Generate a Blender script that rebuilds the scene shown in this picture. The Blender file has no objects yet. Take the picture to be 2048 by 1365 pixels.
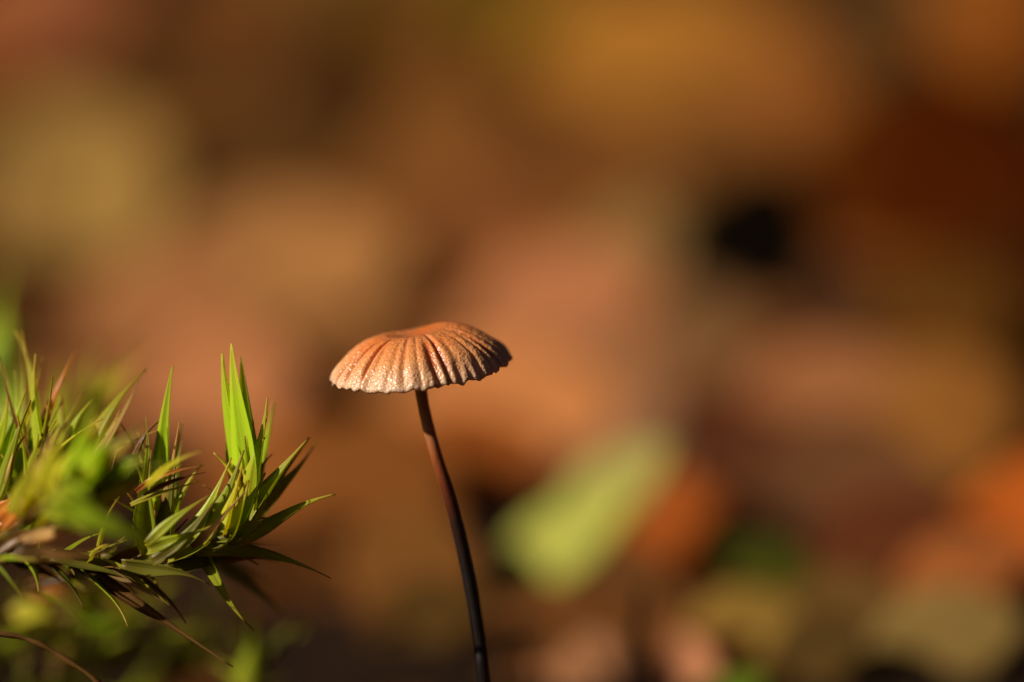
import bpy, math, random
import numpy as np
from mathutils import Vector, Matrix, noise

# ------------------------------------------------------------------ scene, camera, sky, sun
# 1 Blender unit = 1 cm (a macro photograph: the whole frame is about 4 cm wide)
sc = bpy.context.scene
sc.unit_settings.system = 'METRIC'
sc.unit_settings.scale_length = 0.01
col = sc.collection
R = math.radians

PITCH = R(12.0)
D = 20.0                      # distance of the plane the pixel helper measures from
K = 4.0 / 2048.0              # cm per photo pixel on that plane
CAPC = Vector((0, 0, 2.4))    # centre of the cap's rim
RIGHT = Vector((1, 0, 0))
FWD = Vector((0, math.cos(PITCH), -math.sin(PITCH)))
UP = Vector((0, math.sin(PITCH), math.cos(PITCH)))
CAM = CAPC - FWD * D - RIGHT * ((839 - 1024) * K) - UP * ((682.5 - 733) * K)

cd = bpy.data.cameras.new('camera')
cam = bpy.data.objects.new('camera', cd)
col.objects.link(cam)
cam.location = CAM
cam.rotation_euler = (math.pi / 2 - PITCH, 0, 0)
cd.sensor_width = 36.0
cd.lens = 36.0 * D / 4.0
cd.clip_start = 0.1
cd.clip_end = 3000
cd.dof.use_dof = True
cd.dof.focus_distance = D - 0.22
cd.dof.aperture_fstop = 0.178
sc.camera = cam

SUN_EL = R(30)
SUN_AZ = R(17)                # from the left, this far towards the camera
sdir = Vector((-math.cos(SUN_AZ) * math.cos(SUN_EL), -math.sin(SUN_AZ) * math.cos(SUN_EL), math.sin(SUN_EL)))
w = bpy.data.worlds.new('World')
sc.world = w
w.use_nodes = True
nt = w.node_tree
bg = nt.nodes['Background']
sky = nt.nodes.new('ShaderNodeTexSky')
sky.sky_type = 'NISHITA'
sky.sun_disc = False
sky.air_density = 0.12
sky.dust_density = 1.5
sky.ozone_density = 0.0
sky.sun_elevation = SUN_EL
sky.sun_rotation = math.atan2(sdir.x, sdir.y)
nt.links.new(sky.outputs[0], bg.inputs[0])
bg.inputs[1].default_value = 0.05
sd = bpy.data.lights.new('sun', 'SUN')
sd.energy = 5.0
sd.angle = R(0.53)
sd.color = (1.0, 0.9, 0.76)
so = bpy.data.objects.new('sun', sd)
col.objects.link(so)
so.rotation_euler = sdir.to_track_quat('Z', 'Y').to_euler()
so.location = sdir * 60

sc.view_settings.view_transform = 'Standard'
sc.view_settings.look = 'None'
sc.view_settings.exposure = 0.0
sc.view_settings.gamma = 1.0
sc.view_settings.use_curve_mapping = False
sc.cycles.use_denoising = True
try:
    sc.cycles.denoiser = 'OPENIMAGEDENOISE'
except Exception:
    pass
sc.cycles.max_bounces = 8
sc.cycles.transmission_bounces = 6
sc.cycles.caustics_reflective = False
sc.cycles.caustics_refractive = False

random.seed(11)

# ------------------------------------------------------------------ helpers
def P(px, py, dz=0.0):
    """world point seen at photo pixel (px, py), dz cm beyond the mushroom's plane"""
    d = D + dz
    s = K * d / D
    return CAM + FWD * d + RIGHT * ((px - 1024) * s) + UP * ((682.5 - py) * s)

def tag(o, label=None, cat=None, group=None, kind=None):
    if label: o['label'] = label
    if cat: o['category'] = cat
    if group: o['group'] = group
    if kind: o['kind'] = kind
    return o

def empty(name, loc=(0, 0, 0)):
    o = bpy.data.objects.new(name, None)
    col.objects.link(o)
    o.location = loc
    o.empty_display_size = 0.1
    return o

def mesh_obj(name, verts, faces, mat, parent=None, smooth=True, attrs=None):
    me = bpy.data.meshes.new(name)
    me.from_pydata([tuple(v) for v in verts], [], faces)
    if smooth:
        me.polygons.foreach_set('use_smooth', [True] * len(me.polygons))
    for an, vals in (attrs or {}).items():
        a = me.attributes.new(an, 'FLOAT', 'POINT')
        a.data.foreach_set('value', [float(v) for v in vals])
    me.materials.append(mat)
    me.update()
    o = bpy.data.objects.new(name, me)
    col.objects.link(o)
    if parent is not None:
        o.parent = parent
        o.matrix_parent_inverse = Matrix.Translation(-parent.location)
    return o

def lin(c):
    return tuple((v / 255 / 12.92) if v / 255 <= 0.04045 else ((v / 255 + 0.055) / 1.055) ** 2.4 for v in c)

def bez(a, b, c, t):
    return a * ((1 - t) ** 2) + b * (2 * t * (1 - t)) + c * (t * t)

def smoothstep(a, b, x):
    t = min(1, max(0, (x - a) / (b - a)))
    return t * t * (3 - 2 * t)

def catmull(pts, n):
    out = []
    p = [pts[0] * 2 - pts[1]] + list(pts) + [pts[-1] * 2 - pts[-2]]
    m = len(pts) - 1
    for i in range(n + 1):
        f = i / n * m
        k = min(int(f), m - 1)
        t = f - k
        a, b, c, d = p[k], p[k + 1], p[k + 2], p[k + 3]
        out.append(0.5 * ((2 * b) + (c - a) * t + (2 * a - 5 * b + 4 * c - d) * t * t + (3 * b - a - 3 * c + d) * t ** 3))
    return out

def tube(path, radii, sides=10):
    """closed tapered tube along a path; returns verts, faces, along"""
    vs, fs, al = [], [], []
    n = len(path)
    ref = Vector((0.31, -0.9, 0.2))
    for i, p in enumerate(path):
        t = (path[min(i + 1, n - 1)] - path[max(i - 1, 0)]).normalized()
        u = t.cross(ref).normalized()
        v = t.cross(u)
        for k in range(sides):
            a = 2 * math.pi * k / sides
            vs.append(p + (u * math.cos(a) + v * math.sin(a)) * radii[i])
            al.append(i / (n - 1))
    for i in range(n - 1):
        for k in range(sides):
            k2 = (k + 1) % sides
            fs.append((i * sides + k, i * sides + k2, (i + 1) * sides + k2, (i + 1) * sides + k))
    fs.append(tuple(reversed(range(sides))))
    fs.append(tuple(range((n - 1) * sides, n * sides)))
    return vs, fs, al

# ------------------------------------------------------------------ materials
def new_mat(name):
    m = bpy.data.materials.new(name)
    m.use_nodes = True
    n = m.node_tree
    n.nodes.clear()
    out = n.nodes.new('ShaderNodeOutputMaterial')
    return m, n, out

def node(n, kind, **kw):
    x = n.nodes.new(kind)
    for k, v in kw.items():
        setattr(x, k, v)
    return x

def ramp(n, stops, fac):
    r = n.nodes.new('ShaderNodeValToRGB')
    e = r.color_ramp.elements
    while len(e) > len(stops):
        e.remove(e[-1])
    while len(e) < len(stops):
        e.new(1.0)
    for i, (p, c) in enumerate(stops):
        e[i].position = p
        e[i].color = (*c, 1)
    n.links.new(fac, r.inputs[0])
    return r.outputs[0]

def mixc(n, fac, a, b, mode='MIX'):
    x = n.nodes.new('ShaderNodeMix')
    x.data_type = 'RGBA'
    x.blend_type = mode
    for sock, v in ((x.inputs[0], fac), (x.inputs[6], a), (x.inputs[7], b)):
        if isinstance(v, (int, float)):
            sock.default_value = v
        elif isinstance(v, tuple):
            sock.default_value = (*v, 1)
        else:
            n.links.new(v, sock)
    return x.outputs[2]

def tex_noise(n, scale, detail=4, rough=0.55, vec=None):
    t = n.nodes.new('ShaderNodeTexNoise')
    t.inputs['Scale'].default_value = scale
    t.inputs['Detail'].default_value = detail
    t.inputs['Roughness'].default_value = rough
    if vec is not None:
        n.links.new(vec, t.inputs['Vector'])
    return t.outputs['Fac']

def obj_vec(n):
    return n.nodes.new('ShaderNodeTexCoord').outputs['Object']

def attr(n, name):
    a = n.nodes.new('ShaderNodeAttribute')
    a.attribute_name = name
    return a.outputs['Fac']

def bump(n, h, strength, dist):
    b = n.nodes.new('ShaderNodeBump')
    b.inputs['Strength'].default_value = strength
    b.inputs['Distance'].default_value = dist
    n.links.new(h, b.inputs['Height'])
    return b.outputs['Normal']

def leafy(n, out, color, trans_color, trans, rough, normal=None, spec=0.18):
    p = n.nodes.new('ShaderNodeBsdfPrincipled')
    p.inputs['Roughness'].default_value = rough
    p.inputs['Specular IOR Level'].default_value = spec
    n.links.new(color, p.inputs['Base Color'])
    tr = n.nodes.new('ShaderNodeBsdfTranslucent')
    n.links.new(trans_color, tr.inputs['Color'])
    if normal is not None:
        n.links.new(normal, p.inputs['Normal'])
        n.links.new(normal, tr.inputs['Normal'])
    mx = n.nodes.new('ShaderNodeMixShader')
    mx.inputs[0].default_value = trans
    n.links.new(p.outputs[0], mx.inputs[1])
    n.links.new(tr.outputs[0], mx.inputs[2])
    n.links.new(mx.outputs[0], out.inputs['Surface'])

def moss_mat(name, base, mid, tip, trans=0.5, rough=0.36):
    """moss leaf: colour runs from the clasping base to the dry tip"""
    m, n, out = new_mat(name)
    al = attr(n, 'along')
    c = ramp(n, [(0.0, base), (0.3, mid), (0.6, mid), (1.0, tip)], al)
    v = obj_vec(n)
    nz = tex_noise(n, 14, 4, 0.6, v)
    c2 = mixc(n, ramp(n, [(0.35, (0, 0, 0)), (0.75, (0.25, 0.25, 0.25))], nz), c, tuple(min(1, x) for x in (tip[0] * 0.9, tip[1] * 0.9, tip[2])))
    oi = n.nodes.new('ShaderNodeObjectInfo')
    hs = n.nodes.new('ShaderNodeHueSaturation')
    mr = n.nodes.new('ShaderNodeMapRange')
    mr.inputs['To Min'].default_value = 0.75
    mr.inputs['To Max'].default_value = 1.25
    n.links.new(oi.outputs['Random'], mr.inputs['Value'])
    n.links.new(mr.outputs[0], hs.inputs['Value'])
    n.links.new(c2, hs.inputs['Color'])
    # fine lengthwise rows of cells and a little unevenness
    ac = attr(n, 'across')
    mu = node(n, 'ShaderNodeMath', operation='MULTIPLY')
    mu.inputs[1].default_value = 15.0
    n.links.new(ac, mu.inputs[0])
    sn = node(n, 'ShaderNodeMath', operation='SINE')
    n.links.new(mu.outputs[0], sn.inputs[0])
    fine = tex_noise(n, 90, 3, 0.6, v)
    ad = node(n, 'ShaderNodeMath', operation='MULTIPLY_ADD')
    ad.inputs[1].default_value = 0.35
    n.links.new(sn.outputs[0], ad.inputs[0])
    n.links.new(fine, ad.inputs[2])
    nrm = bump(n, ad.outputs[0], 0.35, 0.003)
    gam = mixc(n, 1.0, hs.outputs[0], (1.6, 1.55, 0.8), 'MULTIPLY')
    leafy(n, out, hs.outputs[0], gam, trans, rough, nrm)
    return m

M = {}
M['moss_bright'] = moss_mat('moss_bright', (0.52, 0.54, 0.03), (0.43, 0.58, 0.02), (0.52, 0.48, 0.06), 0.45)
M['moss_green'] = moss_mat('moss_green', (0.43, 0.42, 0.02), (0.39, 0.46, 0.02), (0.54, 0.40, 0.07), 0.45)
M['moss_yellow'] = moss_mat('moss_yellow', (0.50, 0.44, 0.03), (0.50, 0.49, 0.025), (0.56, 0.40, 0.07), 0.45)
M['moss_dark'] = moss_mat('moss_dark', (0.18, 0.15, 0.02), (0.20, 0.20, 0.02), (0.36, 0.25, 0.06), 0.45)
M['moss_straw'] = moss_mat('moss_straw', (0.34, 0.18, 0.05), (0.60, 0.40, 0.15), (0.64, 0.42, 0.19), 0.4, 0.26)
M['moss_rust'] = moss_mat('moss_rust', (0.34, 0.10, 0.015), (0.52, 0.21, 0.03), (0.55, 0.28, 0.07), 0.4, 0.25)
M['moss_brown'] = moss_mat('moss_brown', (0.08, 0.042, 0.014), (0.17, 0.085, 0.022), (0.40, 0.20, 0.055), 0.25, 0.28)

def stem_mat():
    m, n, out = new_mat('mushroom_stem')
    al = attr(n, 'along')
    c = ramp(n, [(0.0, (0.012, 0.009, 0.008)), (0.45, (0.016, 0.010, 0.008)), (0.54, (0.03, 0.011, 0.006)),
                 (0.62, (0.16, 0.035, 0.010)), (0.70, (0.40, 0.11, 0.03)), (0.80, (0.60, 0.27, 0.11)), (1.0, (0.50, 0.22, 0.08))], al)
    v = obj_vec(n)
    mp = n.nodes.new('ShaderNodeMapping')
    mp.inputs['Scale'].default_value = (60, 60, 6)
    n.links.new(v, mp.inputs['Vector'])
    nz = tex_noise(n, 1, 4, 0.6, mp.outputs[0])
    c2 = mixc(n, nz, c, mixc(n, 1.0, c, (0.55, 0.5, 0.5), 'MULTIPLY'))
    p = n.nodes.new('ShaderNodeBsdfPrincipled')
    p.inputs['Roughness'].default_value = 0.34
    n.links.new(c2, p.inputs['Base Color'])
    n.links.new(bump(n, nz, 0.55, 0.005), p.inputs['Normal'])
    n.links.new(p.outputs[0], out.inputs['Surface'])
    return m
M['stem'] = stem_mat()

def cap_mat():
    m, n, out = new_mat('mushroom_cap')
    rad = attr(n, 'radial')
    fur = attr(n, 'furrow')
    v = obj_vec(n)
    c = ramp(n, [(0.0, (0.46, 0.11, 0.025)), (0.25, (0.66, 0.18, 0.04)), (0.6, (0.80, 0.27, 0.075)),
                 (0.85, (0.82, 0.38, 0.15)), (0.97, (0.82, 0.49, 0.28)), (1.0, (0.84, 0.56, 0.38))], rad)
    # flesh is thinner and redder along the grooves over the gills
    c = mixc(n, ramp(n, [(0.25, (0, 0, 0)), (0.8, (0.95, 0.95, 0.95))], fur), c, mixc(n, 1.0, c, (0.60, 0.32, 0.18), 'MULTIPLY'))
    grain = tex_noise(n, 75, 3, 0.7, v)
    c = mixc(n, ramp(n, [(0.42, (0, 0, 0)), (0.70, (0.45, 0.45, 0.45))], grain), c, mixc(n, 1.0, c, (0.62, 0.45, 0.32), 'MULTIPLY'))
    patch = tex_noise(n, 9, 3, 0.5, v)
    c = mixc(n, ramp(n, [(0.4, (0, 0, 0)), (0.7, (0.35, 0.35, 0.35))], patch), c, (0.62, 0.33, 0.15))
    vor = n.nodes.new('ShaderNodeTexVoronoi')
    vor.inputs['Scale'].default_value = 95
    n.links.new(v, vor.inputs['Vector'])
    nb = bump(n, vor.outputs['Distance'], 0.55, 0.005)
    b2 = n.nodes.new('ShaderNodeBump')
    b2.inputs['Strength'].default_value = 0.5
    b2.inputs['Distance'].default_value = 0.005
    n.links.new(grain, b2.inputs['Height'])
    n.links.new(nb, b2.inputs['Normal'])
    p = n.nodes.new('ShaderNodeBsdfPrincipled')
    n.links.new(c, p.inputs['Base Color'])
    p.inputs['Roughness'].default_value = 0.24
    p.inputs['Specular IOR Level'].default_value = 0.5
    p.inputs['Subsurface Weight'].default_value = 0.5
    p.inputs['Subsurface Radius'].default_value = (1.0, 0.45, 0.2)
    p.inputs['Subsurface Scale'].default_value = 0.02
    n.links.new(b2.outputs[0], p.inputs['Normal'])
    n.links.new(p.outputs[0], out.inputs['Surface'])
    return m
M['cap'] = cap_mat()

def gill_mat():
    m, n, out = new_mat('mushroom_gill')
    v = obj_vec(n)
    c = ramp(n, [(0.3, (0.36, 0.17, 0.08)), (0.7, (0.50, 0.29, 0.16))], tex_noise(n, 20, 3, 0.5, v))
    leafy(n, out, c, c, 0.3, 0.5)
    return m
M['gill'] = gill_mat()

def soil_mat():
    m, n, out = new_mat('forest_soil')
    v = obj_vec(n)
    a = tex_noise(n, 1.6, 8, 0.65, v)
    b = tex_noise(n, 9, 6, 0.7, v)
    c = ramp(n, [(0.3, (0.008, 0.004, 0.002)), (0.55, (0.028, 0.012, 0.005)), (0.8, (0.08, 0.034, 0.012))], b)
    c = mixc(n, ramp(n, [(0.5, (0, 0, 0)), (0.75, (0.6, 0.6, 0.6))], a), c, (0.05, 0.025, 0.010))
    p = n.nodes.new('ShaderNodeBsdfPrincipled')
    p.inputs['Roughness'].default_value = 0.9
    p.inputs['Specular IOR Level'].default_value = 0.1
    n.links.new(c, p.inputs['Base Color'])
    n.links.new(bump(n, b, 0.8, 0.15), p.inputs['Normal'])
    n.links.new(p.outputs[0], out.inputs['Surface'])
    return m
M['soil'] = soil_mat()

_leafmats = {}
def litter_mat(rgb, trans=0.3, rough=0.65):
    """dead leaf: blotched with darker decay spots and paler dry patches"""
    key = (tuple(rgb), trans)
    if key in _leafmats:
        return _leafmats[key]
    base = lin(rgb)
    base = (base[0] * 1.14, base[1] * 1.3, base[2] * 1.4)
    m, n, out = new_mat('dead_leaf')
    v = obj_vec(n)
    a = tex_noise(n, 1.3, 6, 0.6, v)
    b = tex_noise(n, 7, 5, 0.65, v)
    dark = tuple(x * 0.45 for x in base)
    pale = tuple(min(0.8, x * 1.35 + 0.01) for x in base)
    c = ramp(n, [(0.28, dark), (0.46, base), (0.62, base), (0.78, pale)], a)
    c = mixc(n, ramp(n, [(0.55, (0, 0, 0)), (0.75, (0.7, 0.7, 0.7))], b), c, tuple(x * 0.6 for x in base))
    tc = mixc(n, 1.0, c, (1.3, 1.1, 0.6), 'MULTIPLY')
    leafy(n, out, c, tc, trans, rough, bump(n, b, 0.4, 0.05), 0.0)
    _leafmats[key] = m
    return m

# ------------------------------------------------------------------ ground
def bank(x, y):
    """low mossy bank to the left of the mushroom"""
    e = 1.0 - smoothstep(0.0, 1.0, math.hypot((x + 3.6) / 2.2, (y - 0.6) / 3.6))
    return 1.75 * e

def ground_z(x, y):
    z = 0.35 * noise.noise(Vector((x * 0.16, y * 0.16, 3.1))) + 0.16 * noise.noise(Vector((x * 0.6, y * 0.6, 7.7)))
    z += 0.05 * noise.noise(Vector((x * 2.3, y * 2.3, 1.7)))
    near = 1 - smoothstep(2.0, 9.0, math.hypot(x, y))
    z *= 1 - 0.6 * near
    # unseen floor beyond the litter, raised into a bowl to block low sky light
    z += 55 * smoothstep(45, 190, math.hypot(x, y - 8))
    return z + bank(x, y)

def axis_pts(lo, hi, c0, c1, step, far):
    out = list(np.arange(c0, c1 + 1e-6, step))
    s, x = step, c1
    while x < hi:
        s *= 1.25
        x += s
        out.append(min(x, hi))
    s, x = step, c0
    while x > lo:
        s *= 1.25
        x -= s
        out.insert(0, max(x, lo))
    return out

xs = axis_pts(-1500, 1500, -9, 9, 0.16, 1500)
ys = axis_pts(-400, 2500, -4, 30, 0.18, 2500)
gv = [(x, y, ground_z(x, y)) for y in ys for x in xs]
nx = len(xs)
gf = [(j * nx + i, j * nx + i + 1, (j + 1) * nx + i + 1, (j + 1) * nx + i) for j in range(len(ys) - 1) for i in range(nx - 1)]
g = mesh_obj('forest_floor', gv, gf, M['soil'])
tag(g, kind='structure')

def ground_hit(px, py):
    o = CAM
    d = (P(px, py) - CAM).normalized()
    t = 15.0
    while t < 400:
        p = o + d * t
        if p.z < ground_z(p.x, p.y):
            return p
        t += 0.15
    return o + d * 60

# ------------------------------------------------------------------ mushroom
def build_mushroom():
    root = empty('mushroom', (0, 0, 0))
    tag(root, 'tiny mushroom with pleated orange cap on a thin dark wiry stem', 'mushroom')
    Rr = 0.352
    tilt = R(6.9)
    rot = Matrix.Rotation(-tilt, 3, 'Y') @ Matrix.Rotation(R(-2.5), 3, 'X')
    prof = [(0.0, 0.118), (0.12, 0.122), (0.22, 0.132), (0.34, 0.140), (0.46, 0.136), (0.57, 0.124), (0.68, 0.105),
            (0.78, 0.081), (0.86, 0.058), (0.92, 0.037), (0.965, 0.016), (0.99, -0.002), (1.0, -0.012)]
    pr = [p[0] for p in prof]
    pz = [p[1] for p in prof]
    rnd = random.Random(4)
    NF = 33
    cent, amp, start, wid = [], [], [], []
    for i in range(NF):
        cent.append(2 * math.pi * (i + rnd.uniform(-0.36, 0.36)) / NF)
        amp.append(rnd.uniform(0.35, 1.4))
        wid.append(rnd.uniform(0.03, 0.06))
        start.append(rnd.choice([0.22, 0.26, 0.3, 0.36, 0.45, 0.6]))
    NA, NR = 480, 84
    verts, fur, rad = [], [], []
    for j in range(NR + 1):
        u = (j / NR) ** 0.85
        for i in range(NA):
            a = 2 * math.pi * i / NA
            z0 = float(np.interp(u, pr, pz))
            # asymmetric lobing of the outline
            Ra = Rr * (1 + 0.022 * math.sin(2 * a + 0.6) + 0.016 * math.sin(3 * a + 2.0) + 0.009 * math.sin(7 * a))
            f = 0.0
            for k in range(NF):
                d = (a - cent[k] + math.pi) % (2 * math.pi) - math.pi
                ww = wid[k]
                if abs(d) < 0.2:
                    f += amp[k] * math.exp(-(d / ww) ** 2) * smoothstep(start[k], start[k] + 0.25, u)
            f = min(f, 1.3)
            fl = f * (0.35 + 0.65 * u) * (1 - 0.5 * smoothstep(0.9, 1.0, u))
            r = u * Ra * (1 - 0.022 * fl)
            z = z0 - 0.0135 * fl
            # low hump on the far right side, hollow left of the middle
            z += 0.016 * math.exp(-(((u * math.cos(a) - 0.36) / 0.3) ** 2 + ((u * math.sin(a) - 0.3) / 0.5) ** 2))
            z -= 0.014 * math.exp(-(((u * math.cos(a) + 0.06) / 0.32) ** 2 + ((u * math.sin(a) - 0.42) / 0.5) ** 2))
            # crenate, ragged margin hanging between the grooves
            e = smoothstep(0.82, 1.0, u)
            rag = noise.noise(Vector((math.cos(a) * 9, math.sin(a) * 9, 2.0))) * 0.016 + \
                noise.noise(Vector((math.cos(a) * 24, math.sin(a) * 24, 5.0))) * 0.005
            z -= e * (0.010 * (1 - min(f, 1)) + rag + 0.010 * math.sin(2 * a + 4.2))
            r += e * noise.noise(Vector((math.cos(a) * 14, math.sin(a) * 14, 9.0))) * 0.008
            gr = noise.noise(Vector((r * math.cos(a), r * math.sin(a), z)) * 70) * 0.0012 * smoothstep(0.2, 0.6, u)
            verts.append(Vector((r * math.cos(a) * (1 + gr * 0.5), r * math.sin(a), z + gr)))
            fur.append(min(1, fl))
            rad.append(u)
    top = len(verts)
    # underside: the same sheet, a little lower and inset, closed at the rim
    for idx in range(top):
        p = verts[idx]
        u = rad[idx]
        th = 0.030 * (1 - u) + 0.010
        verts.append(Vector((p.x * (0.985 if u > 0.98 else 0.97), p.y * (0.985 if u > 0.98 else 0.97), p.z - th * (0.7 if u > 0.98 else 1.3))))
    fur += fur[:top]
    rad += rad[:top]
    faces = []
    for j in range(NR):
        for i in range(NA):
            i2 = (i + 1) % NA
            faces.append((j * NA + i, (j + 1) * NA + i, (j + 1) * NA + i2, j * NA + i2))
            faces.append((top + j * NA + i2, top + (j + 1) * NA + i2, top + (j + 1) * NA + i, top + j * NA + i))
    for i in range(NA):
        i2 = (i + 1) % NA
        faces.append((NR * NA + i, top + NR * NA + i, top + NR * NA + i2, NR * NA + i2))
    wv = [CAPC + rot @ v for v in verts]
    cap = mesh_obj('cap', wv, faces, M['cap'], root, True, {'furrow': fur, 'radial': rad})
    # gills: thin radial plates under the cap
    for k in range(NF):
        if k % 3 == 2:
            continue
        a = cent[k]
        gvs = []
        n = 8
        t = 0.003
        ca, sa = math.cos(a), math.sin(a)
        for j in range(n + 1):
            u = 0.10 + 0.83 * j / n
            r = u * Rr
            zt = float(np.interp(u, pr, pz)) - 0.045
            dep = 0.042 * math.sin(math.pi * min(1, 0.12 + 0.88 * j / n)) + 0.004
            for (zz, s) in ((zt, 1), (zt - dep, 1), (zt - dep, -1), (zt, -1)):
                gvs.append(CAPC + rot @ Vector((r * ca - s * t * sa, r * sa + s * t * ca, zz)))
        gfs = []
        for j in range(n):
            for q in range(4):
                q2 = (q + 1) % 4
                gfs.append((j * 4 + q, j * 4 + q2, j * 4 + 4 + q2, j * 4 + 4 + q))
        gfs += [(3, 2, 1, 0), (n * 4, n * 4 + 1, n * 4 + 2, n * 4 + 3)]
        gob = mesh_obj('gill', gvs, gfs, M['gill'], cap, False)
        gob.matrix_parent_inverse = Matrix.Identity(4)
        gob.matrix_parent_inverse = (Matrix.Translation(root.location)).inverted()
    # stem
    pts = [P(x, y, z) for x, y, z in ((838, 700, 0), (841, 770, 0), (852, 835, 0), (872, 910, 0), (897, 990, 0.01), (922, 1085, 0.02),
                                      (944, 1190, 0.03), (960, 1290, 0.04), (969, 1365, 0.05))]
    last = pts[-1]
    gz = ground_z(last.x + 0.15, last.y + 0.1)
    pts += [Vector((last.x + 0.06, last.y + 0.03, last.z - 0.5)), Vector((last.x + 0.08, last.y + 0.05, gz - 0.15))]
    path = catmull(pts, 80)
    path.reverse()
    radii = []
    for i in range(81):
        t = i / 80
        r = 0.0265 - 0.0035 * smoothstep(0.35, 0.75, t) + 0.0035 * smoothstep(0.85, 1.0, t)
        radii.append(r * (1 + 0.05 * noise.noise(Vector((i * 0.35, 0, 0)))))
    vs, fs, al = tube(path, radii, 20)
    mesh_obj('stem', vs, fs, M['stem'], root, True, {'along': al})
    return root
build_mushroom()

# ------------------------------------------------------------------ moss
def moss_leaf(parent, b, c, t, width, mat, fold=0.5, face=None, seg=18, name='leaf', twist=0.0, clasp=1.0, taper=1.0):
    """narrow channelled leaf: crescent cross-section, long fine point"""
    path = [bez(b, c, t, i / seg) for i in range(seg + 1)]
    ln = (t - b).length
    q = noise.noise_vector(b * 7.3 + t * 3.1) * 0.045 * ln
    q2 = noise.noise_vector(b * 3.7 + t * 9.1) * 0.03 * ln
    path = [p + q * math.sin(math.pi * k / seg) + q2 * math.sin(2 * math.pi * k / seg) for k, p in enumerate(path)]
    vs, fs, al, acr = [], [], [], []
    face = face or Vector((-0.95 + random.uniform(-0.6, 0.6), -1, random.uniform(0.1, 0.8)))
    for i, p in enumerate(path):
        s = i / seg
        tan = (path[min(i + 1, seg)] - path[max(i - 1, 0)]).normalized()
        side = tan.cross(face).normalized()
        if twist:
            side = Matrix.Rotation(twist * s, 3, tan) @ side
        nrm = side.cross(tan).normalized()
        wd = width * (0.62 + 0.38 * math.sin(min(1, s / 0.35) * math.pi / 2)) * ((1 - s ** 1.7) ** 0.95 * (1 - taper) + taper * (0.84 * (1 - smoothstep(0.12, 0.92, s)) + 0.16 * (1 - s) ** 0.6)) + width * 0.045
        wob = 1 + 0.06 * noise.noise(Vector((p.x * 9, p.y * 9, p.z * 9)))
        wd *= wob
        fo = fold * (1 - 0.25 * s) * clasp
        th = 0.0035 + width * 0.05 * (1 - s)
        for u in (-1, -0.55, 0, 0.55, 1):
            vs.append(p + side * (u * wd / 2) - nrm * (fo * wd * (1 - u * u)))
            al.append(s); acr.append(u)
        for u in (0.55, 0, -0.55):
            tt = th * (1.8 if u == 0 else 1)
            vs.append(p + side * (u * wd / 2) - nrm * (fo * wd * (1 - u * u) + tt))
            al.append(s); acr.append(u)
    for i in range(seg):
        for k in range(8):
            k2 = (k + 1) % 8
            fs.append((i * 8 + k, i * 8 + k2, i * 8 + 8 + k2, i * 8 + 8 + k))
    fs.append(tuple(reversed(range(8))))
    fs.append(tuple(range(seg * 8, seg * 8 + 8)))
    return mesh_obj(name, vs, fs, mat, parent, True, {'along': al, 'across': acr})

def shoot(label, stem_px, leaves, fill=0, fill_len=150, fill_w=18, fill_mats=('moss_green',), spread=0.8, seed=1, group=None, stem_r=0.016, upbias=0.0, thin=0, thin_len=220):
    rnd = random.Random(seed)
    pts = [P(*q) for q in stem_px]
    root = empty('moss_shoot', pts[0])
    tag(root, label, 'moss', group)
    path = catmull(pts, 24)
    vs, fs, al = tube(path, [stem_r * (1 - 0.5 * i / 24) for i in range(25)], 8)
    mesh_obj('stem', vs, fs, M['moss_brown'], root, True, {'along': al})
    for L in leaves:
        (bx, by, bz), (cx, cy), (tx, ty, tz), wd, mt = L[:5]
        kw = L[5] if len(L) > 5 else {}
        if 'face' in kw:
            kw['face'] = kw['face'] + Vector((-0.45, 0, 0.15))     # leaves turn towards the light
        cz = kw.pop('cz', (bz + tz) / 2 - 0.05)
        moss_leaf(root, P(bx, by, bz), P(cx, cy, cz), P(tx, ty, tz), wd * K * (1.5 if kw.get('taper') else 1.3), M['moss_' + mt], **kw)
    for k in range(fill):
        f = (k + rnd.random()) / fill
        i = min(23, int(f * 24))
        p = path[i]
        tan = (path[i + 1] - path[i]).normalized()
        a = k * 2.4 + rnd.uniform(-0.4, 0.4)
        u = tan.cross(Vector((0.2, -0.9, 0.3))).normalized()
        v = tan.cross(u)
        out = u * math.cos(a) + v * math.sin(a)
        ln = fill_len * K * rnd.uniform(0.75, 1.35)
        sp = spread * rnd.uniform(0.6, 1.3)
        d1 = (tan + out * sp * 0.6 + Vector((0, 0, upbias))).normalized()
        d2 = (tan * 0.8 + out * sp * 1.5 + Vector((0, 0, upbias * 1.5 - 0.1))).normalized()
        moss_leaf(root, p, p + d1 * ln * 0.5, p + d1 * ln * 0.5 + d2 * ln * 0.5, fill_w * K * rnd.choice((0.4, 0.7, 1.0, 1.2)) * rnd.uniform(0.8, 1.2),
                  M[rnd.choice(fill_mats)], 0.35, out * -0.3 + tan * 0.8 + Vector((0, -0.3, 0.3)), 12, clasp=1.0)
    # hair-thin dry leaves sticking out of the shoot
    for k in range(thin):
        i = min(23, int((0.25 + 0.75 * rnd.random()) * 24))
        p = path[i]
        tan = (path[i + 1] - path[i]).normalized()
        out = Vector((rnd.uniform(-.7, .7), rnd.uniform(-.6, .6), rnd.uniform(-.3, .9)))
        ln = thin_len * K * rnd.uniform(0.6, 1.2)
        d1 = (tan * 0.7 + out).normalized()
        d2 = (d1 + Vector((rnd.uniform(-.4, .4), rnd.uniform(-.3, .3), rnd.uniform(-.5, .3)))).normalized()
        moss_leaf(root, p, p + d1 * ln * 0.5, p + d1 * ln * 0.5 + d2 * ln * 0.5, rnd.uniform(7, 14) * K,
                  M[rnd.choice(('moss_straw', 'moss_yellow', 'moss_yellow', 'moss_green', 'moss_green'))], seg=12, taper=0.6)
    return root

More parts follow.
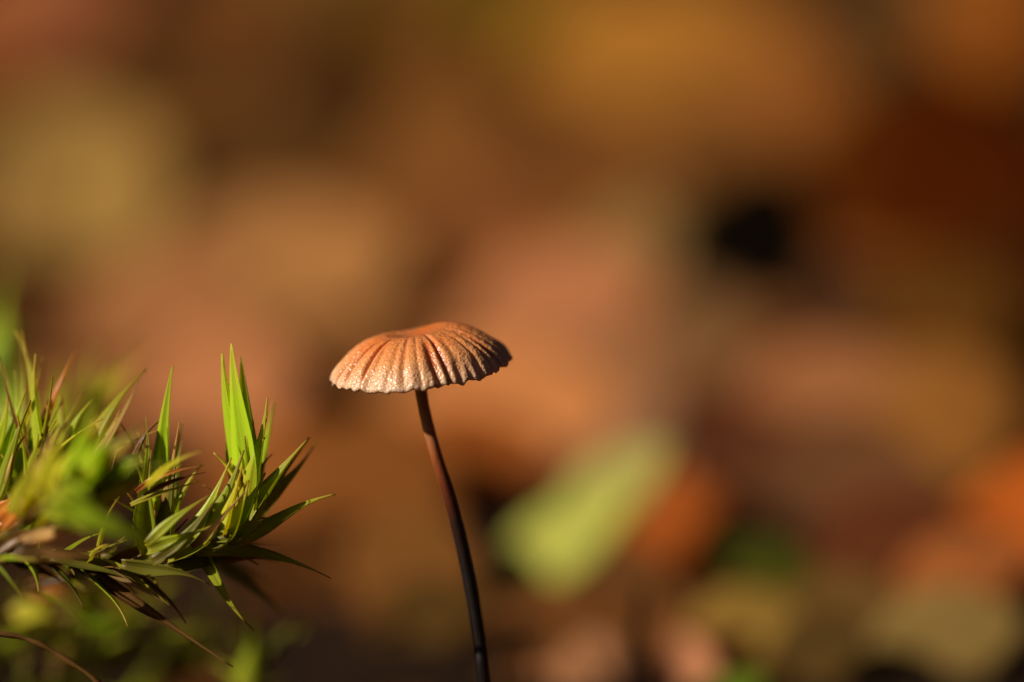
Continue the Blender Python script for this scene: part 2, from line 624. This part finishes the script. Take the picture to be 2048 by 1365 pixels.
mg, my, md, mb = 'moss_green', 'moss_yellow', 'moss_dark', 'moss_brown'
# the tall bright shoot whose leaves reach towards the mushroom
shoot('bright green moss shoot with tall upright leaf bundle beside the mushroom',
      [(60, 1175, 0.5), (220, 1140, 0.3), (380, 1105, 0.0), (450, 1060, -0.1), (482, 1000, -0.15), (490, 950, -0.15)],
      [((492, 1000, -.15), (476, 850), (462, 687, -.2), 46, 'bright', dict(face=Vector((-.35, -1, .1)), fold=.3, taper=.35)),
       ((484, 995, -.1), (446, 850), (443, 707, -.12), 36, 'bright', dict(face=Vector((-.9, -.7, .1)), taper=.35)),
       ((500, 1000, -.1), (494, 850), (481, 713, -.12), 34, 'bright', dict(face=Vector((.6, -.8, .1)), taper=.35)),
       ((492, 990, 0), (470, 860), (466, 730, 0), 50, 'bright', dict(face=Vector((.1, -1, .1)), taper=.35)),
       ((498, 1020, -.2), (512, 900), (534, 795, -.2), 30, 'green', dict(face=Vector((-.4, -1, .1)))),
       ((503, 1010, 0), (522, 900), (546, 803, .25), 26, 'bright'),
       ((478, 1060, -.2), (530, 960), (613, 880, -.22), 36, 'green', dict(face=Vector((-.5, -.8, .6)))),
       ((490, 1060, 0), (575, 960), (632, 884, .1), 26, 'yellow'),
       ((488, 1050, -.1), (545, 975), (618, 874, 0), 20, 'yellow'),
       ((465, 1085, -.15), (560, 1022), (671, 988, -.2), 30, 'green', dict(face=Vector((-.2, -.8, .8)))),
       ((430, 1075, -.3), (500, 1065), (528, 1041, -.3), 22, 'green'),
       ((420, 1090, -.3), (470, 1075), (512, 1059, -.3), 20, 'dark'),
       ((380, 1110, 0), (480, 1085), (560, 1087, .4), 18, 'dark'),
       ((410, 1100, -.1), (540, 1100), (662, 1157, -.2), 26, 'green', dict(face=Vector((0, -.8, .7)))),
       ((440, 1120, 0), (490, 1105), (560, 1125, 0), 16, 'rust'),
       ((390, 1090, -.15), (432, 1175), (507, 1262, -.2), 24, 'green'),
       ((415, 1110, .5), (510, 1160), (588, 1254, .7), 24, 'dark'),
       ((450, 1130, .7), (500, 1150), (555, 1168, .9), 16, 'dark'),
       ((395, 1085, -.25), (440, 1010), (487, 900, -.25), 40, 'green', dict(face=Vector((-.6, -.9, .2)))),
       ((380, 1095, -.35), (440, 1050), (489, 984, -.35), 15, 'straw'),
       ((345, 1100, -.2), (420, 1030), (462, 915, -.2), 30, 'green'),
       ((330, 1115, -.2), (430, 1065), (500, 1042, -.2), 32, 'green'),
       ((440, 1070, -.3), (452, 1010), (484, 930, -.3), 24, 'yellow'),
       ((420, 1090, -.3), (480, 1040), (497, 960, -.3), 38, 'green'),
       ((455, 1070, -.25), (495, 1010), (530, 945, -.2), 30, 'bright'),
       ((300, 1125, -.3), (380, 1075), (440, 985, -.3), 26, 'dark'),
       ((290, 1100, -.35), (360, 1080), (430, 1048, -.35), 24, 'green'),
       ((330, 1140, -.2), (420, 1120), (490, 1120, -.1), 26, 'dark'),
       ], 20, 120, 24, (mg, my, md), 0.7, 5, thin=12, thin_len=150)
# drooping brown leaves under the clump
shoot('brown-tipped moss shoot with long leaves drooping below the green clump',
      [(-20, 1120, 0.2), (80, 1120, 0), (180, 1130, -0.1), (260, 1135, -0.1)],
      [((150, 1125, -.1), (290, 1230), (466, 1334, -.2), 26, 'brown', dict(face=Vector((.1, -.7, .8)))),
       ((200, 1125, -.15), (280, 1160), (343, 1215, -.2), 24, 'yellow'),
       ((210, 1140, -.2), (250, 1160), (335, 1210, -.2), 14, 'straw'),
       ((130, 1120, 0), (250, 1180), (390, 1290, .1), 24, 'brown'),
       ((100, 1110, -.2), (220, 1130), (300, 1190, -.2), 28, 'dark'),
       ((240, 1130, -.2), (330, 1130), (420, 1170, -.2), 26, 'dark'),
       ((200, 1120, 0), (320, 1100), (440, 1135, 0), 26, 'dark'),
       ], 22, 150, 24, (md, mb, mg), 0.8, 8, thin=6, thin_len=170)
shoot('moss shoot with one broad upright green blade and thin brown leaves',
      [(100, 1160, 0.5), (200, 1130, 0.25), (285, 1090, 0.05), (315, 1030, -0.05), (320, 980, -0.05)],
      [((318, 1060, -.05), (310, 880), (345, 732, -.15), 34, 'bright', dict(face=Vector((-.3, -1, .1)), taper=.4)),
       ((290, 1050, -.1), (296, 940), (291, 834, -.15), 24, 'green'),
       ((330, 1050, 0), (345, 950), (363, 845, .1), 24, 'green'),
       ((290, 975, -.5), (340, 920), (405, 903, -.7), 13, 'yellow'),
       ((270, 985, -.3), (330, 938), (407, 932, -.35), 11, 'rust'),
       ((280, 1000, -.3), (350, 945), (412, 945, -.3), 10, 'brown'),
       ((320, 1095, -.1), (345, 1000), (405, 926, -.1), 24, 'green'),
       ((300, 1110, -.2), (285, 1000), (302, 900, -.2), 40, 'green', dict(face=Vector((.3, -1, .1)))),
       ((320, 1110, -.2), (330, 1010), (350, 930, -.2), 40, 'dark'),
       ((250, 960, -.1), (270, 880), (326, 836, -.1), 14, 'brown'),
       ((210, 970, -.2), (225, 900), (252, 893, -.25), 10, 'straw'),
       ((260, 1010, -.3), (330, 980), (395, 962, -.3), 9, 'yellow'),
       ((290, 1090, -.4), (350, 1030), (420, 990, -.4), 20, 'green'),
       ], 10, 120, 24, (mg, my, mg), 0.5, 9, upbias=0.2, thin=10, thin_len=170)
shoot('tuft of thin curved moss leaves with rusty tips at the clump crest',
      [(20, 1100, 0.3), (40, 1040, 0.1), (60, 980, 0), (70, 930, 0)],
      [((50, 980, 0), (85, 800), (30, 662, .3), 26, 'green', dict(face=Vector((-.6, -1, .1)))),
       ((10, 960, .1), (45, 820), (42, 690, .4), 24, 'yellow'),
       ((85, 960, -.1), (60, 820), (70, 708, 0), 26, 'green'),
       ((80, 930, .1), (90, 790), (150, 702, .15), 20, 'rust'),
       ((95, 930, 0), (85, 850), (100, 798, 0), 16, 'straw'),
       ((0, 950, .1), (50, 860), (74, 760, 0), 20, 'yellow'),
       ((10, 970, -.2), (28, 900), (48, 872, -.2), 10, 'straw'),
       ((-30, 930, 0), (10, 850), (15, 790, 0), 26, 'green'),
       ((-10, 1000, -.2), (20, 920), (60, 800, -.2), 28, 'green'),
       ((140, 980, 0), (190, 840), (293, 738, .1), 42, 'yellow', dict(face=Vector((-.6, -.8, .5)))),
       ((160, 980, -.1), (225, 870), (278, 758, .05), 18, 'straw'),
       ((165, 990, .1), (215, 880), (262, 790, .1), 30, 'green'),
       ((180, 990, 0), (215, 920), (222, 872, 0), 16, 'yellow'),
       ((190, 1000, .1), (250, 930), (280, 880, .1), 26, 'green'),
       ((200, 1010, .1), (270, 960), (330, 900, .2), 28, 'yellow'),
       ((120, 1000, .2), (110, 880), (120, 790, .3), 40, 'green'),
       ((20, 990, 0), (55, 850), (28, 740, .1), 26, 'bright'),
       ((60, 960, 0), (75, 850), (66, 780, 0), 26, 'bright'),
       ((100, 960, 0), (130, 870), (185, 800, 0), 28, 'bright'),
       ((150, 990, 0), (200, 900), (240, 820, 0), 30, 'yellow'),
       ((-20, 960, 0), (20, 880), (50, 780, 0), 26, 'bright'),
       ], 9, 150, 28, (mg, my, mg), 0.6, 10, upbias=0.2, thin=22, thin_len=260)
# closer, out-of-focus shoot
shoot('yellow-green moss shoot with broad soft leaves in front of the clump',
      [(-40, 1120, -0.6), (20, 1060, -0.9), (90, 1010, -1.1), (130, 970, -1.2)],
      [((60, 1040, -1.0), (120, 930), (205, 830, -1.2), 62, 'yellow', dict(face=Vector((-.9, -.8, .3)))),
       ((90, 1040, -1.1), (170, 950), (250, 890, -1.4), 50, 'yellow'),
       ((110, 1010, -1.1), (220, 955), (335, 930, -1.3), 50, 'bright', dict(face=Vector((-.5, -.7, .8)))),
       ((100, 1030, -1.0), (200, 985), (310, 975, -1.2), 44, 'yellow', dict(face=Vector((-.5, -.7, .8)))),
       ((40, 1040, -.9), (70, 960), (110, 860, -1.0), 34, 'straw'),
       ((20, 1040, -.9), (50, 980), (70, 900, -1.0), 50, 'yellow'),
       ((100, 985, -1.6), (200, 1035), (345, 1112, -1.5), 46, 'bright', dict(face=Vector((-.5, -.7, .9)), cz=-1.7, taper=.4)),
       ((90, 1010, -1.4), (170, 1010), (240, 1045, -1.6), 50, 'bright', dict(face=Vector((-.2, -.7, .9)))),
       ((40, 1080, -.8), (120, 1045), (240, 1062, -.8), 24, 'straw', dict(face=Vector((-.2, -.6, .9)))),
       ((30, 1095, -1.0), (140, 1125), (222, 1095, -1.0), 26, 'brown', dict(face=Vector((-.2, -.6, .9)))),
       ((-10, 1050, -.5), (20, 1020), (70, 1000, -.6), 36, 'rust'),
       ((-20, 1030, -.3), (10, 1010), (40, 985, -.3), 24, 'rust'),
       ((-20, 1075, -.4), (20, 1050), (60, 1030, -.4), 28, 'rust'),
       ((-20, 1110, -.6), (30, 1060), (120, 1060, -.6), 26, 'brown'),
       ((130, 990, -1.2), (200, 920), (220, 850, -1.5), 44, 'bright'),
       ((120, 1000, -1.2), (160, 900), (190, 800, -1.3), 40, 'bright'),
       ((140, 990, -1.2), (210, 900), (290, 850, -1.3), 40, 'yellow'),
       ((150, 1000, -1.2), (240, 930), (300, 910, -1.3), 40, 'bright'),
       ((110, 990, -1.5), (150, 975), (190, 1010, -1.6), 44, 'bright', dict(face=Vector((-.6, -.6, .9)))),
       ((70, 1000, -1.2), (90, 920), (140, 840, -1.3), 36, 'yellow'),
       ], 10, 140, 40, (my, mg), 0.8, 12)
# farther soft shoots
shoot('soft pale green moss shoot rising behind the clump at the left',
      [(-60, 1000, 1.8), (-45, 930, 2.4), (-30, 860, 2.6), (-15, 780, 2.8)],
      [((-40, 860, 2.6), (-10, 700), (22, 530, 3.0), 60, 'bright'),
       ((-20, 850, 2.6), (15, 720), (5, 580, 3.0), 56, 'bright'),
       ((-30, 880, 2.4), (30, 800), (60, 700, 2.4), 56, 'green'),
       ((-50, 840, 2.6), (-40, 740), (-20, 600, 3.0), 60, 'bright'),
       ((0, 880, 2.2), (40, 800), (40, 740, 2.2), 70, 'bright'),
       ], 12, 180, 44, (mg, 'moss_bright'), 0.6, 14, upbias=0.4)
shoot('olive moss shoot leaning right behind the clump, tips soft and blurred',
      [(40, 1060, 1.2), (90, 980, 1.6), (140, 900, 1.9), (170, 850, 2.0)],
      [((140, 900, 1.8), (200, 780), (305, 690, 2.4), 60, 'yellow'),
       ((120, 900, 1.8), (170, 790), (230, 730, 2.4), 60, 'yellow'),
       ((130, 920, 1.8), (150, 820), (190, 690, 2.4), 50, 'green'),
       ((100, 900, 1.8), (110, 800), (120, 720, 2.2), 60, 'green'),
       ], 10, 170, 44, (mg, my), 0.6, 15, upbias=0.3)
# shoots low under the clump, behind it
low = [((-60, 1330, 2.2), (20, 1290, 2.4), (90, 1260, 2.4), (150, 1250, 2.4)),
       ((40, 1400, 1.8), (120, 1350, 2.0), (200, 1310, 2.1), (260, 1290, 2.2)),
       ((120, 1330, 2.6), (190, 1280, 2.8), (240, 1230, 2.8), (270, 1190, 2.8)),
       ((200, 1420, 2.8), (280, 1380, 3.0), (350, 1330, 3.0), (400, 1290, 3.0)),
       ((440, 1480, 1.6), (480, 1420, 1.8), (505, 1350, 2.0), (515, 1290, 2.0)),
       ((-40, 1440, 1.4), (30, 1400, 1.6), (90, 1370, 1.7), (140, 1350, 1.8)),
       ((-90, 1270, 1.6), (-30, 1240, 1.8), (20, 1225, 1.9), (60, 1215, 2.0))]
low_leaves = {2: [((160, 1190, 2.2), (210, 1190), (290, 1270, 2.4), 64, 'yellow', dict(face=Vector((-.9, -.8, .6)))),
                  ((150, 1220, 2.0), (220, 1240), (300, 1230, 2.2), 50, 'bright', dict(face=Vector((-.9, -.8, .6))))],
              6: [((20, 1235, 1.7), (70, 1205), (120, 1250, 1.7), 46, 'yellow', dict(face=Vector((-.9, -.8, .6)))),
                  ((60, 1190, 1.7), (100, 1165), (150, 1200, 1.7), 36, 'rust', dict(face=Vector((-.9, -.8, .6))))]}
for i, q in enumerate(low):
    shoot('blurred yellow-green moss shoot low in the shade under the clump', q, low_leaves.get(i, []), 16, 150, 46,
          (my, mb, md, mg) if i not in (3, 4) else (md, mg), 0.9, 50 + i, group='moss shoots under the clump')
# moss on the bank out to the left
bank_rnd = random.Random(21)
for i in range(26):
    x = bank_rnd.uniform(-5.4, -2.15)
    y = bank_rnd.uniform(-1.6, 3.4)
    if x > -2.6 and y < 0.4:
        continue
    z = ground_z(x, y)
    if bank(x, y) < 0.35:
        continue
    root = empty('moss_shoot', (x, y, z - 0.03))
    tag(root, 'green moss shoot growing on the low bank', 'moss', 'moss shoots carpeting the bank')
    h = bank_rnd.uniform(0.4, 0.75)
    top = Vector((x + bank_rnd.uniform(-.15, .3), y + bank_rnd.uniform(-.2, .2), z + h))
    b0 = Vector((x, y, z - 0.03))
    path = catmull([b0, (b0 + top) / 2 + Vector((0.03, 0.02, 0)), top], 10)
    vs, fs, al = tube(path, [0.014] * 11, 6)
    mesh_obj('stem', vs, fs, M['moss_brown'], root, True, {'along': al})
    for k in range(22):
        p = path[min(10, 2 + int(k / 22 * 9))]
        a = k * 2.4
        o = Vector((math.cos(a), math.sin(a), 0))
        ln = bank_rnd.uniform(0.25, 0.42)
        moss_leaf(root, p, p + (o * 0.5 + Vector((0, 0, 0.8))) * ln * 0.5, p + (o * 0.8 + Vector((0, 0, 0.75))) * ln,
                  0.05, M[bank_rnd.choice((mg, my, mg, 'moss_bright'))], 0.35, -o + Vector((0, 0, 0.6)), 8)

# thin brown needle poking in under the moss
path = catmull([P(-160, 1262, -.3), P(0, 1268, -.3), P(70, 1285, -.3), P(130, 1318, -.3), P(200, 1368, -.3), P(260, 1440, -.2), P(300, 1520, 0)], 40)
vs, fs, al = tube(path, [0.0125 * (0.8 + 0.2 * math.sin(i)) for i in range(41)], 8)
nd = mesh_obj('brown_stalk', vs, fs, M['moss_brown'], None, True, {'along': al})
tag(nd, 'thin brown dried stalk arching down below the moss clump', 'stalk')

# ------------------------------------------------------------------ leaf litter
def leaf_mesh(L, W, curl, cup, seed, lobes=0.0):
    rnd = random.Random(seed)
    nu, nv = 16, 8
    vs, fs = [], []
    ph = rnd.uniform(0, 6)
    for i in range(nu + 1):
        s = i / nu
        wd = W / 2 * (math.sin(math.pi * (0.02 + 0.97 * s) ** 0.85) ** 0.8) * (1 + lobes * math.sin(s * 22 + ph)) + 0.01
        for j in range(nv + 1):
            t = j / nv * 2 - 1
            x = t * wd
            y = (s - 0.5) * L
            z = curl * L * (s - 0.5) ** 2 + cup * wd * t * t + 0.04 * W * noise.noise(Vector((x * 1.3 + seed, y * 1.3, 0)))
            z -= 0.02 * W * math.exp(-(t / 0.12) ** 2)
            z += 0.012 * W * math.sin((s * 9 - abs(t) * 1.6) * 2 * math.pi) * (abs(t) ** 0.5)
            vs.append(Vector((x, y, z)))
    m = nv + 1
    for i in range(nu):
        for j in range(nv):
            fs.append((i * m + j, i * m + j + 1, (i + 1) * m + j + 1, (i + 1) * m + j))
    n0 = len(vs)
    th = 0.018
    vs += [v - Vector((0, 0, th)) for v in vs]
    fs += [tuple(n0 + k for k in reversed(f)) for f in fs]
    rim = [j for j in range(m)] + [i * m + nv for i in range(1, nu + 1)] + [nu * m + j for j in range(nv - 1, -1, -1)] + [i * m for i in range(nu - 1, 0, -1)]
    for a, b in zip(rim, rim[1:] + rim[:1]):
        fs.append((b, a, n0 + a, n0 + b))
    # midrib and stalk
    mid = [Vector((0, (s - 0.5) * L, curl * L * (s - 0.5) ** 2 - 0.02 * W - th)) for s in [k / 14 for k in range(14)]]
    stalk = [Vector((0.05 * math.sin(k), -0.5 * L - 0.09 * L * k, curl * L * 0.25 - 0.02 * W - th - 0.01 * k)) for k in (3, 2, 1)]
    mid = stalk + mid
    tv, tf, _ = tube(mid, [0.03 * (1 - 0.8 * k / len(mid)) for k in range(len(mid))], 6)
    return vs, fs, tv, tf

LITTER_GROUP = 'dead leaves of the blurred forest floor'
def fallen_leaf(loc, rotm, L, W, rgb, label, seed, curl=0.15, cup=0.2, lobes=0.0, trans=0.3, cat='leaf', name='fallen_leaf', group=LITTER_GROUP):
    root = empty(name, loc)
    tag(root, label, cat, group)
    vs, fs, tv, tf = leaf_mesh(L, W, curl, cup, seed, lobes)
    mat = litter_mat(rgb, trans)
    for nm, v, f in (('blade', vs, fs), ('midrib', tv, tf)):
        o = mesh_obj(nm, v, f, mat, None)
        o.parent = root
    root.rotation_euler = rotm.to_euler()
    return root

def frame_from(normal, heading):
    """rotation whose Z is the leaf normal and whose Y (leaf length) lies along heading"""
    z = normal.normalized()
    y = heading - z * heading.dot(z)
    y.normalize()
    x = y.cross(z)
    return Matrix((x, y, z)).transposed()

# (px, py, width px, height px, colour, roll deg, label)
T = 'leaf'
LV = [
    # far rows
    (60, 40, 460, 260, (150, 84, 50), 20, 'dull pinkish-brown dead leaf at the far edge of the litter'),
    (420, 60, 420, 240, (118, 68, 32), -15, 'chestnut-brown leaf far back between pinkish leaf and olive leaf'),
    (760, 90, 420, 260, (112, 70, 26), 10, 'brown leaf far back between chestnut leaf and olive-yellow leaf'),
    (1000, 60, 330, 250, (124, 92, 22), -25, 'olive-yellow dead leaf beside the broad ochre leaf'),
    (1300, 110, 520, 300, (176, 112, 42), 12, 'broad ochre dead leaf lying far back on the litter'),
    (1560, 190, 320, 260, (148, 84, 36), -20, 'warm brown leaf overlapping the right side of the broad ochre leaf'),
    (1960, 60, 280, 260, (150, 78, 24), 15, 'rusty orange dead leaf beyond the dark red-brown leaf'),
    (1780, 120, 220, 240, (66, 50, 26), 0, 'very dark olive leaf between ochre leaf and rusty orange leaf'),
    # middle rows
    (150, 380, 360, 380, (166, 122, 62), 30, 'large tan dead leaf standing behind the moss clump'),
    (330, 230, 380, 220, (98, 58, 26), -10, 'dull brown leaf just above the large tan leaf'),
    (560, 300, 420, 240, (84, 50, 22), 15, 'darkest brown leaf left of the dark gap, above pale tan leaf'),
    (880, 300, 380, 260, (122, 72, 32), -20, 'reddish-brown leaf above and behind the mushroom cap, farther back'),
    (1150, 360, 420, 280, (128, 74, 34), 10, 'brown leaf below the broad ochre leaf'),
    (1420, 300, 300, 200, (112, 66, 28), -30, 'brown leaf touching the upper edge of the near-black shaded gap'),
    (1900, 380, 440, 480, (72, 26, 3), 10, 'dark red-brown dead leaf, the deepest coloured in the litter'),
    (1720, 330, 240, 320, (84, 40, 9), -15, 'orange-brown leaf between the near-black shaded gap and dark red-brown leaf'),
    (560, 560, 480, 300, (176, 116, 64), 5, 'broad pale tan dead leaf between moss clump and mushroom cap'),
    (330, 640, 360, 300, (160, 100, 58), -20, 'light brown leaf rising right above the moss clump'),
    (720, 480, 320, 220, (124, 74, 34), 25, 'mid-brown leaf tucked behind the broad pale tan leaf'),
    (940, 480, 320, 260, (136, 78, 40), -5, 'reddish leaf just over the mushroom cap'),
    (1120, 620, 380, 260, (182, 112, 70), 15, 'pinkish pale dead leaf above and behind the mushroom cap'),
    (1260, 520, 240, 240, (136, 98, 54), -35, 'olive-brown leaf left of the near-black shaded gap'),
    (1880, 660, 300, 300, (90, 52, 17), 20, 'ochre-brown leaf below the dark red-brown leaf'),
    (1990, 580, 260, 300, (68, 31, 8), -10, 'dark rusty leaf under the dark red-brown leaf, half hidden'),
    (1720, 640, 240, 220, (70, 41, 25), 15, 'dim purplish-brown leaf right below the near-black shaded gap'),
    (1400, 700, 260, 220, (124, 82, 48), -25, 'grey-brown leaf left below the near-black shaded gap'),
    (1585, 790, 300, 220, (106, 56, 31), 10, 'rust-brown leaf pointed up under the near-black shaded gap'),
    (1680, 830, 420, 260, (152, 92, 54), -10, 'broad dull tan dead leaf right of the dark hollow'),
    (1890, 830, 300, 300, (142, 86, 36), 20, 'yellow-brown leaf beside the broad dull tan leaf'),
    (430, 800, 380, 260, (176, 108, 66), -10, 'pale tan leaf right behind the tallest moss leaves'),
    (700, 780, 320, 220, (136, 82, 42), 10, 'brown leaf right under the mushroom cap margin, left of stem'),
    (1010, 830, 440, 260, (196, 122, 68), -8, 'peach coloured dead leaf behind the middle of the stem'),
    (1240, 780, 260, 220, (150, 96, 60), 20, 'greyish-tan leaf between peach leaf and rust-brown leaf'),
    (1480, 930, 320, 200, (92, 47, 26), 12, 'brown leaf below the rust-brown leaf, above the dark green leaf'),
    (1700, 960, 340, 200, (112, 68, 40), -15, 'dull brown leaf below the broad dull tan leaf'),
    (920, 930, 320, 200, (170, 88, 36), 15, 'burnt orange leaf crossing behind the stem under the peach leaf'),
    (760, 960, 320, 240, (132, 74, 32), -20, 'brown leaf left of the stem beside the burnt orange leaf'),
    (560, 960, 300, 220, (156, 88, 40), 10, 'orange-brown leaf behind the right tips of the moss'),
    (1340, 1050, 200, 220, (158, 76, 28), 30, 'small rusty orange leaf touching the bright green leaf'),
    (1270, 920, 200, 200, (140, 96, 66), -30, 'greyish leaf above the small rusty orange leaf'),
    (1780, 1080, 300, 180, (100, 50, 26), 10, 'dark reddish leaf between dark green leaf and vivid orange leaf'),
    (2020, 1060, 240, 260, (174, 82, 28), -15, 'vivid orange dead leaf lying beside the grey-green scrap'),
    (1930, 1150, 260, 160, (160, 88, 42), 20, 'light orange-brown leaf under the vivid orange leaf'),
    (1505, 515, 330, 320, (14, 8, 4), -35, 'near-black sheet standing in for the shaded gap between litter leaves'),  # shade of the gap between leaves, painted as a near-black leaf shape
    # near rows
    (830, 1130, 280, 220, (120, 72, 32), -15, 'brown leaf left of the lower stem, beside the green leaf'),
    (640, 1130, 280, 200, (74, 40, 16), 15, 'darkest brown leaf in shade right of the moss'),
    (860, 1240, 240, 140, (84, 56, 24), 5, 'dim brown scrap left of the stem near its foot'),
    (1240, 1180, 240, 160, (96, 58, 28), -10, 'dim brown leaf under the bright yellow-green leaf'),
    (1480, 1270, 240, 160, (136, 100, 42), 15, 'olive-tan curled leaf next to the pale pink scrap'),
    (1370, 1340, 120, 130, (206, 134, 90), 5, 'pale pink leaf scrap beside a thin dark stalk'),
    (1195, 1345, 160, 130, (160, 104, 68), -20, 'dull pink leaf scrap lying left of the thin dark stalk'),
    (1890, 1280, 300, 190, (132, 100, 52), 10, 'grey-green leaf scrap under the vivid orange leaf'),
    (1700, 1230, 240, 160, (104, 70, 34), -10, 'brown leaf left of the grey-green scrap'),
    (1640, 1310, 200, 140, (84, 58, 26), 20, 'dark olive-brown scrap below the brown leaf, beside grey-green scrap'),
]
lr = random.Random(77)
placed = []
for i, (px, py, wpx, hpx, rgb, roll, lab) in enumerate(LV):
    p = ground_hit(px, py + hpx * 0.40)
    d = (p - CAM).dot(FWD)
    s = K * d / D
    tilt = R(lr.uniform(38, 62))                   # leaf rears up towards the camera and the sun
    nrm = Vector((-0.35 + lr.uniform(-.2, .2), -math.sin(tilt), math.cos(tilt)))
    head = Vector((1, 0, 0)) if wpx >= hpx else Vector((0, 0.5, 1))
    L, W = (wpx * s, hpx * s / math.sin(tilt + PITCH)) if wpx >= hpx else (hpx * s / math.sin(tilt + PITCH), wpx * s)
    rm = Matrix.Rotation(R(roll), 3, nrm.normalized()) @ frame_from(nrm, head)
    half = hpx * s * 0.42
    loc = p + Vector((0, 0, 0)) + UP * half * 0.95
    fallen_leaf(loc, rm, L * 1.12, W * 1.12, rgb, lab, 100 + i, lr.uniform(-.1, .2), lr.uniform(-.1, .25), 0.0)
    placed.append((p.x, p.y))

# green leaves among the litter
def green_leaf(px, py, dz, L, W, rgb, roll, label, seed, tilt=45):
    nrm = Vector((-0.5, -math.sin(R(tilt)), math.cos(R(tilt))))
    rm = Matrix.Rotation(R(roll), 3, nrm.normalized()) @ frame_from(nrm, Vector((1, 0, 0)))
    fallen_leaf(P(px, py, dz), rm, L, W, rgb, label, seed, 0.1, 0.15, 0.0, 0.45, 'leaf', 'green_leaf', None)
green_leaf(1130, 1085, 5.6, 0.84, 0.44, (190, 182, 84), 26, 'bright yellow-green leaf glowing in the sun behind the stem', 900)
green_leaf(1225, 985, 5.9, 0.74, 0.42, (184, 168, 90), 32, 'small yellowish leaf overlapping the bright yellow-green leaf', 903)
green_leaf(1565, 1175, 5.4, 0.75, 0.36, (70, 68, 18), -50, 'dark green leaf standing in shade among brown litter', 901)
green_leaf(1440, 1395, 3.2, 0.5, 0.2, (100, 112, 30), 10, 'small green leaf low beside the pale pink scrap', 902)

# thin dark stalk standing in the near litter
pth = catmull([P(1290, 1500, 2.6), P(1280, 1400, 2.6), P(1272, 1310, 2.7), P(1276, 1240, 2.8), P(1284, 1190, 2.9)], 20)
vs, fs, al = tube(pth, [0.045 * (1 - 0.5 * k / 20) for k in range(21)], 8)
tag(mesh_obj('dark_stalk', vs, fs, litter_mat((24, 14, 8)), None, True, {'along': al}), 'thin dark stalk standing between the two pink leaf scraps', 'stalk')

# flat litter between and around, also beyond the frame
browns = [(120, 70, 34), (140, 84, 42), (96, 56, 26), (156, 96, 52), (110, 62, 24), (84, 48, 22), (150, 82, 34), (130, 92, 46)]
hole = ground_hit(1500, 560)
n = 0
while n < 200:
    x = lr.uniform(-16, 16)
    y = lr.uniform(3.5, 48)
    if abs(x) > 5 + y * 0.22:
        continue
    if bank(x, y) > 0.1 or math.hypot((x - hole.x) / 0.55, (y - hole.y) / 2.2) < 1:
        continue
    if y < 7 and abs(x - 0.36) < 3.2 and lr.random() < 0.85:
        continue
    L = lr.uniform(2.0, 3.6) + y * 0.03
    flat = abs(x - 0.36) < 1.6 + (20 + y) * 0.1        # pressed flat where the bigger leaves lie on top
    sg = 0.07 if flat else 0.25
    nrm = Vector((lr.gauss(-.05, sg), lr.gauss(-.05, sg), 1))
    if flat:
        L *= 0.85
    a = lr.uniform(0, 6.283)
    rgb = lr.choice(browns)
    fallen_leaf(Vector((x, y, ground_z(x, y) + (0.06 if flat else 0.12))), frame_from(nrm, Vector((math.cos(a), math.sin(a), 0))), L, L * lr.uniform(.45, .65), rgb,
                'flat brown dead leaf lying in the blurred ground litter', 2000 + n, lr.uniform(-.06, .06) if flat else lr.uniform(-.1, .25), lr.uniform(-.08, .08) if flat else lr.uniform(-.2, .3))
    n += 1

# unseen litter round the mushroom's foot, added out of frame for warm bounce
n = 0
while n < 60:
    x = lr.uniform(-3, 11)
    y = lr.uniform(-9, 3.4)
    if bank(x, y) > 0.1 or math.hypot(x - 0.3, y) < 0.5:
        continue
    L = lr.uniform(1.6, 3.2)
    a = lr.uniform(0, 6.283)
    nrm = Vector((lr.gauss(-.1, .12), lr.gauss(0, .12), 1))
    fallen_leaf(Vector((x, y, ground_z(x, y) + 0.1)), frame_from(nrm, Vector((math.cos(a), math.sin(a), 0))), L, L * lr.uniform(.45, .65), lr.choice(browns),
                'flat brown dead leaf added at the foot of the mushroom for warm bounce', 4000 + n, lr.uniform(0, .12), lr.uniform(-.1, .1),
                group='dead leaves added at the foot of the mushroom for warm bounce')
    n += 1

# crumbled leaf bits and needles strewn over the soil: too many to count
cr = random.Random(5)
cvs, cfs = [], []
for k in range(9000):
    x, y = cr.gauss(1, 9), cr.uniform(-9, 55)
    if bank(x, y) > 0.25 or math.hypot(x - 0.28, y - 0.1) < 0.12:
        continue
    if 2 < y < 7 and abs(x - 0.3) < 3 and cr.random() < 0.8:
        continue
    r, q = (cr.uniform(0.1, 0.38), cr.uniform(0.4, 0.9)) if cr.random() < 0.7 else (cr.uniform(0.4, 1.0), 0.07)
    if y < 4:
        r = min(r, 0.3)
    a = cr.uniform(0, 6.283)
    rm = frame_from(Vector((cr.gauss(0, .3), cr.gauss(0, .3), 1)), Vector((math.cos(a), math.sin(a), 0)))
    o = Vector((x, y, ground_z(x, y) + 0.03))
    b0 = len(cvs)
    for zz in (0.012, -0.012):
        for (u, v, h) in ((-1, -.3, .1), (-.2, -1, 0), (.8, -.7, .05), (1, .4, .15), (.1, 1, 0), (-.8, .6, .05)):
            cvs.append(o + rm @ Vector((v * r * q * .5, u * r * .5, h * r + zz)))
    cfs.append(tuple(range(b0, b0 + 6)))
    cfs.append(tuple(range(b0 + 11, b0 + 5, -1)))
    for e in range(6):
        e2 = (e + 1) % 6
        cfs.append((b0 + e2, b0 + e, b0 + 6 + e, b0 + 6 + e2))
cm = mesh_obj('leaf_crumbs', cvs, cfs, litter_mat((112, 66, 32)), None, False)
tag(cm, 'brown crumbled leaf bits and needles strewn over the soil', 'leaf litter', None, 'stuff')
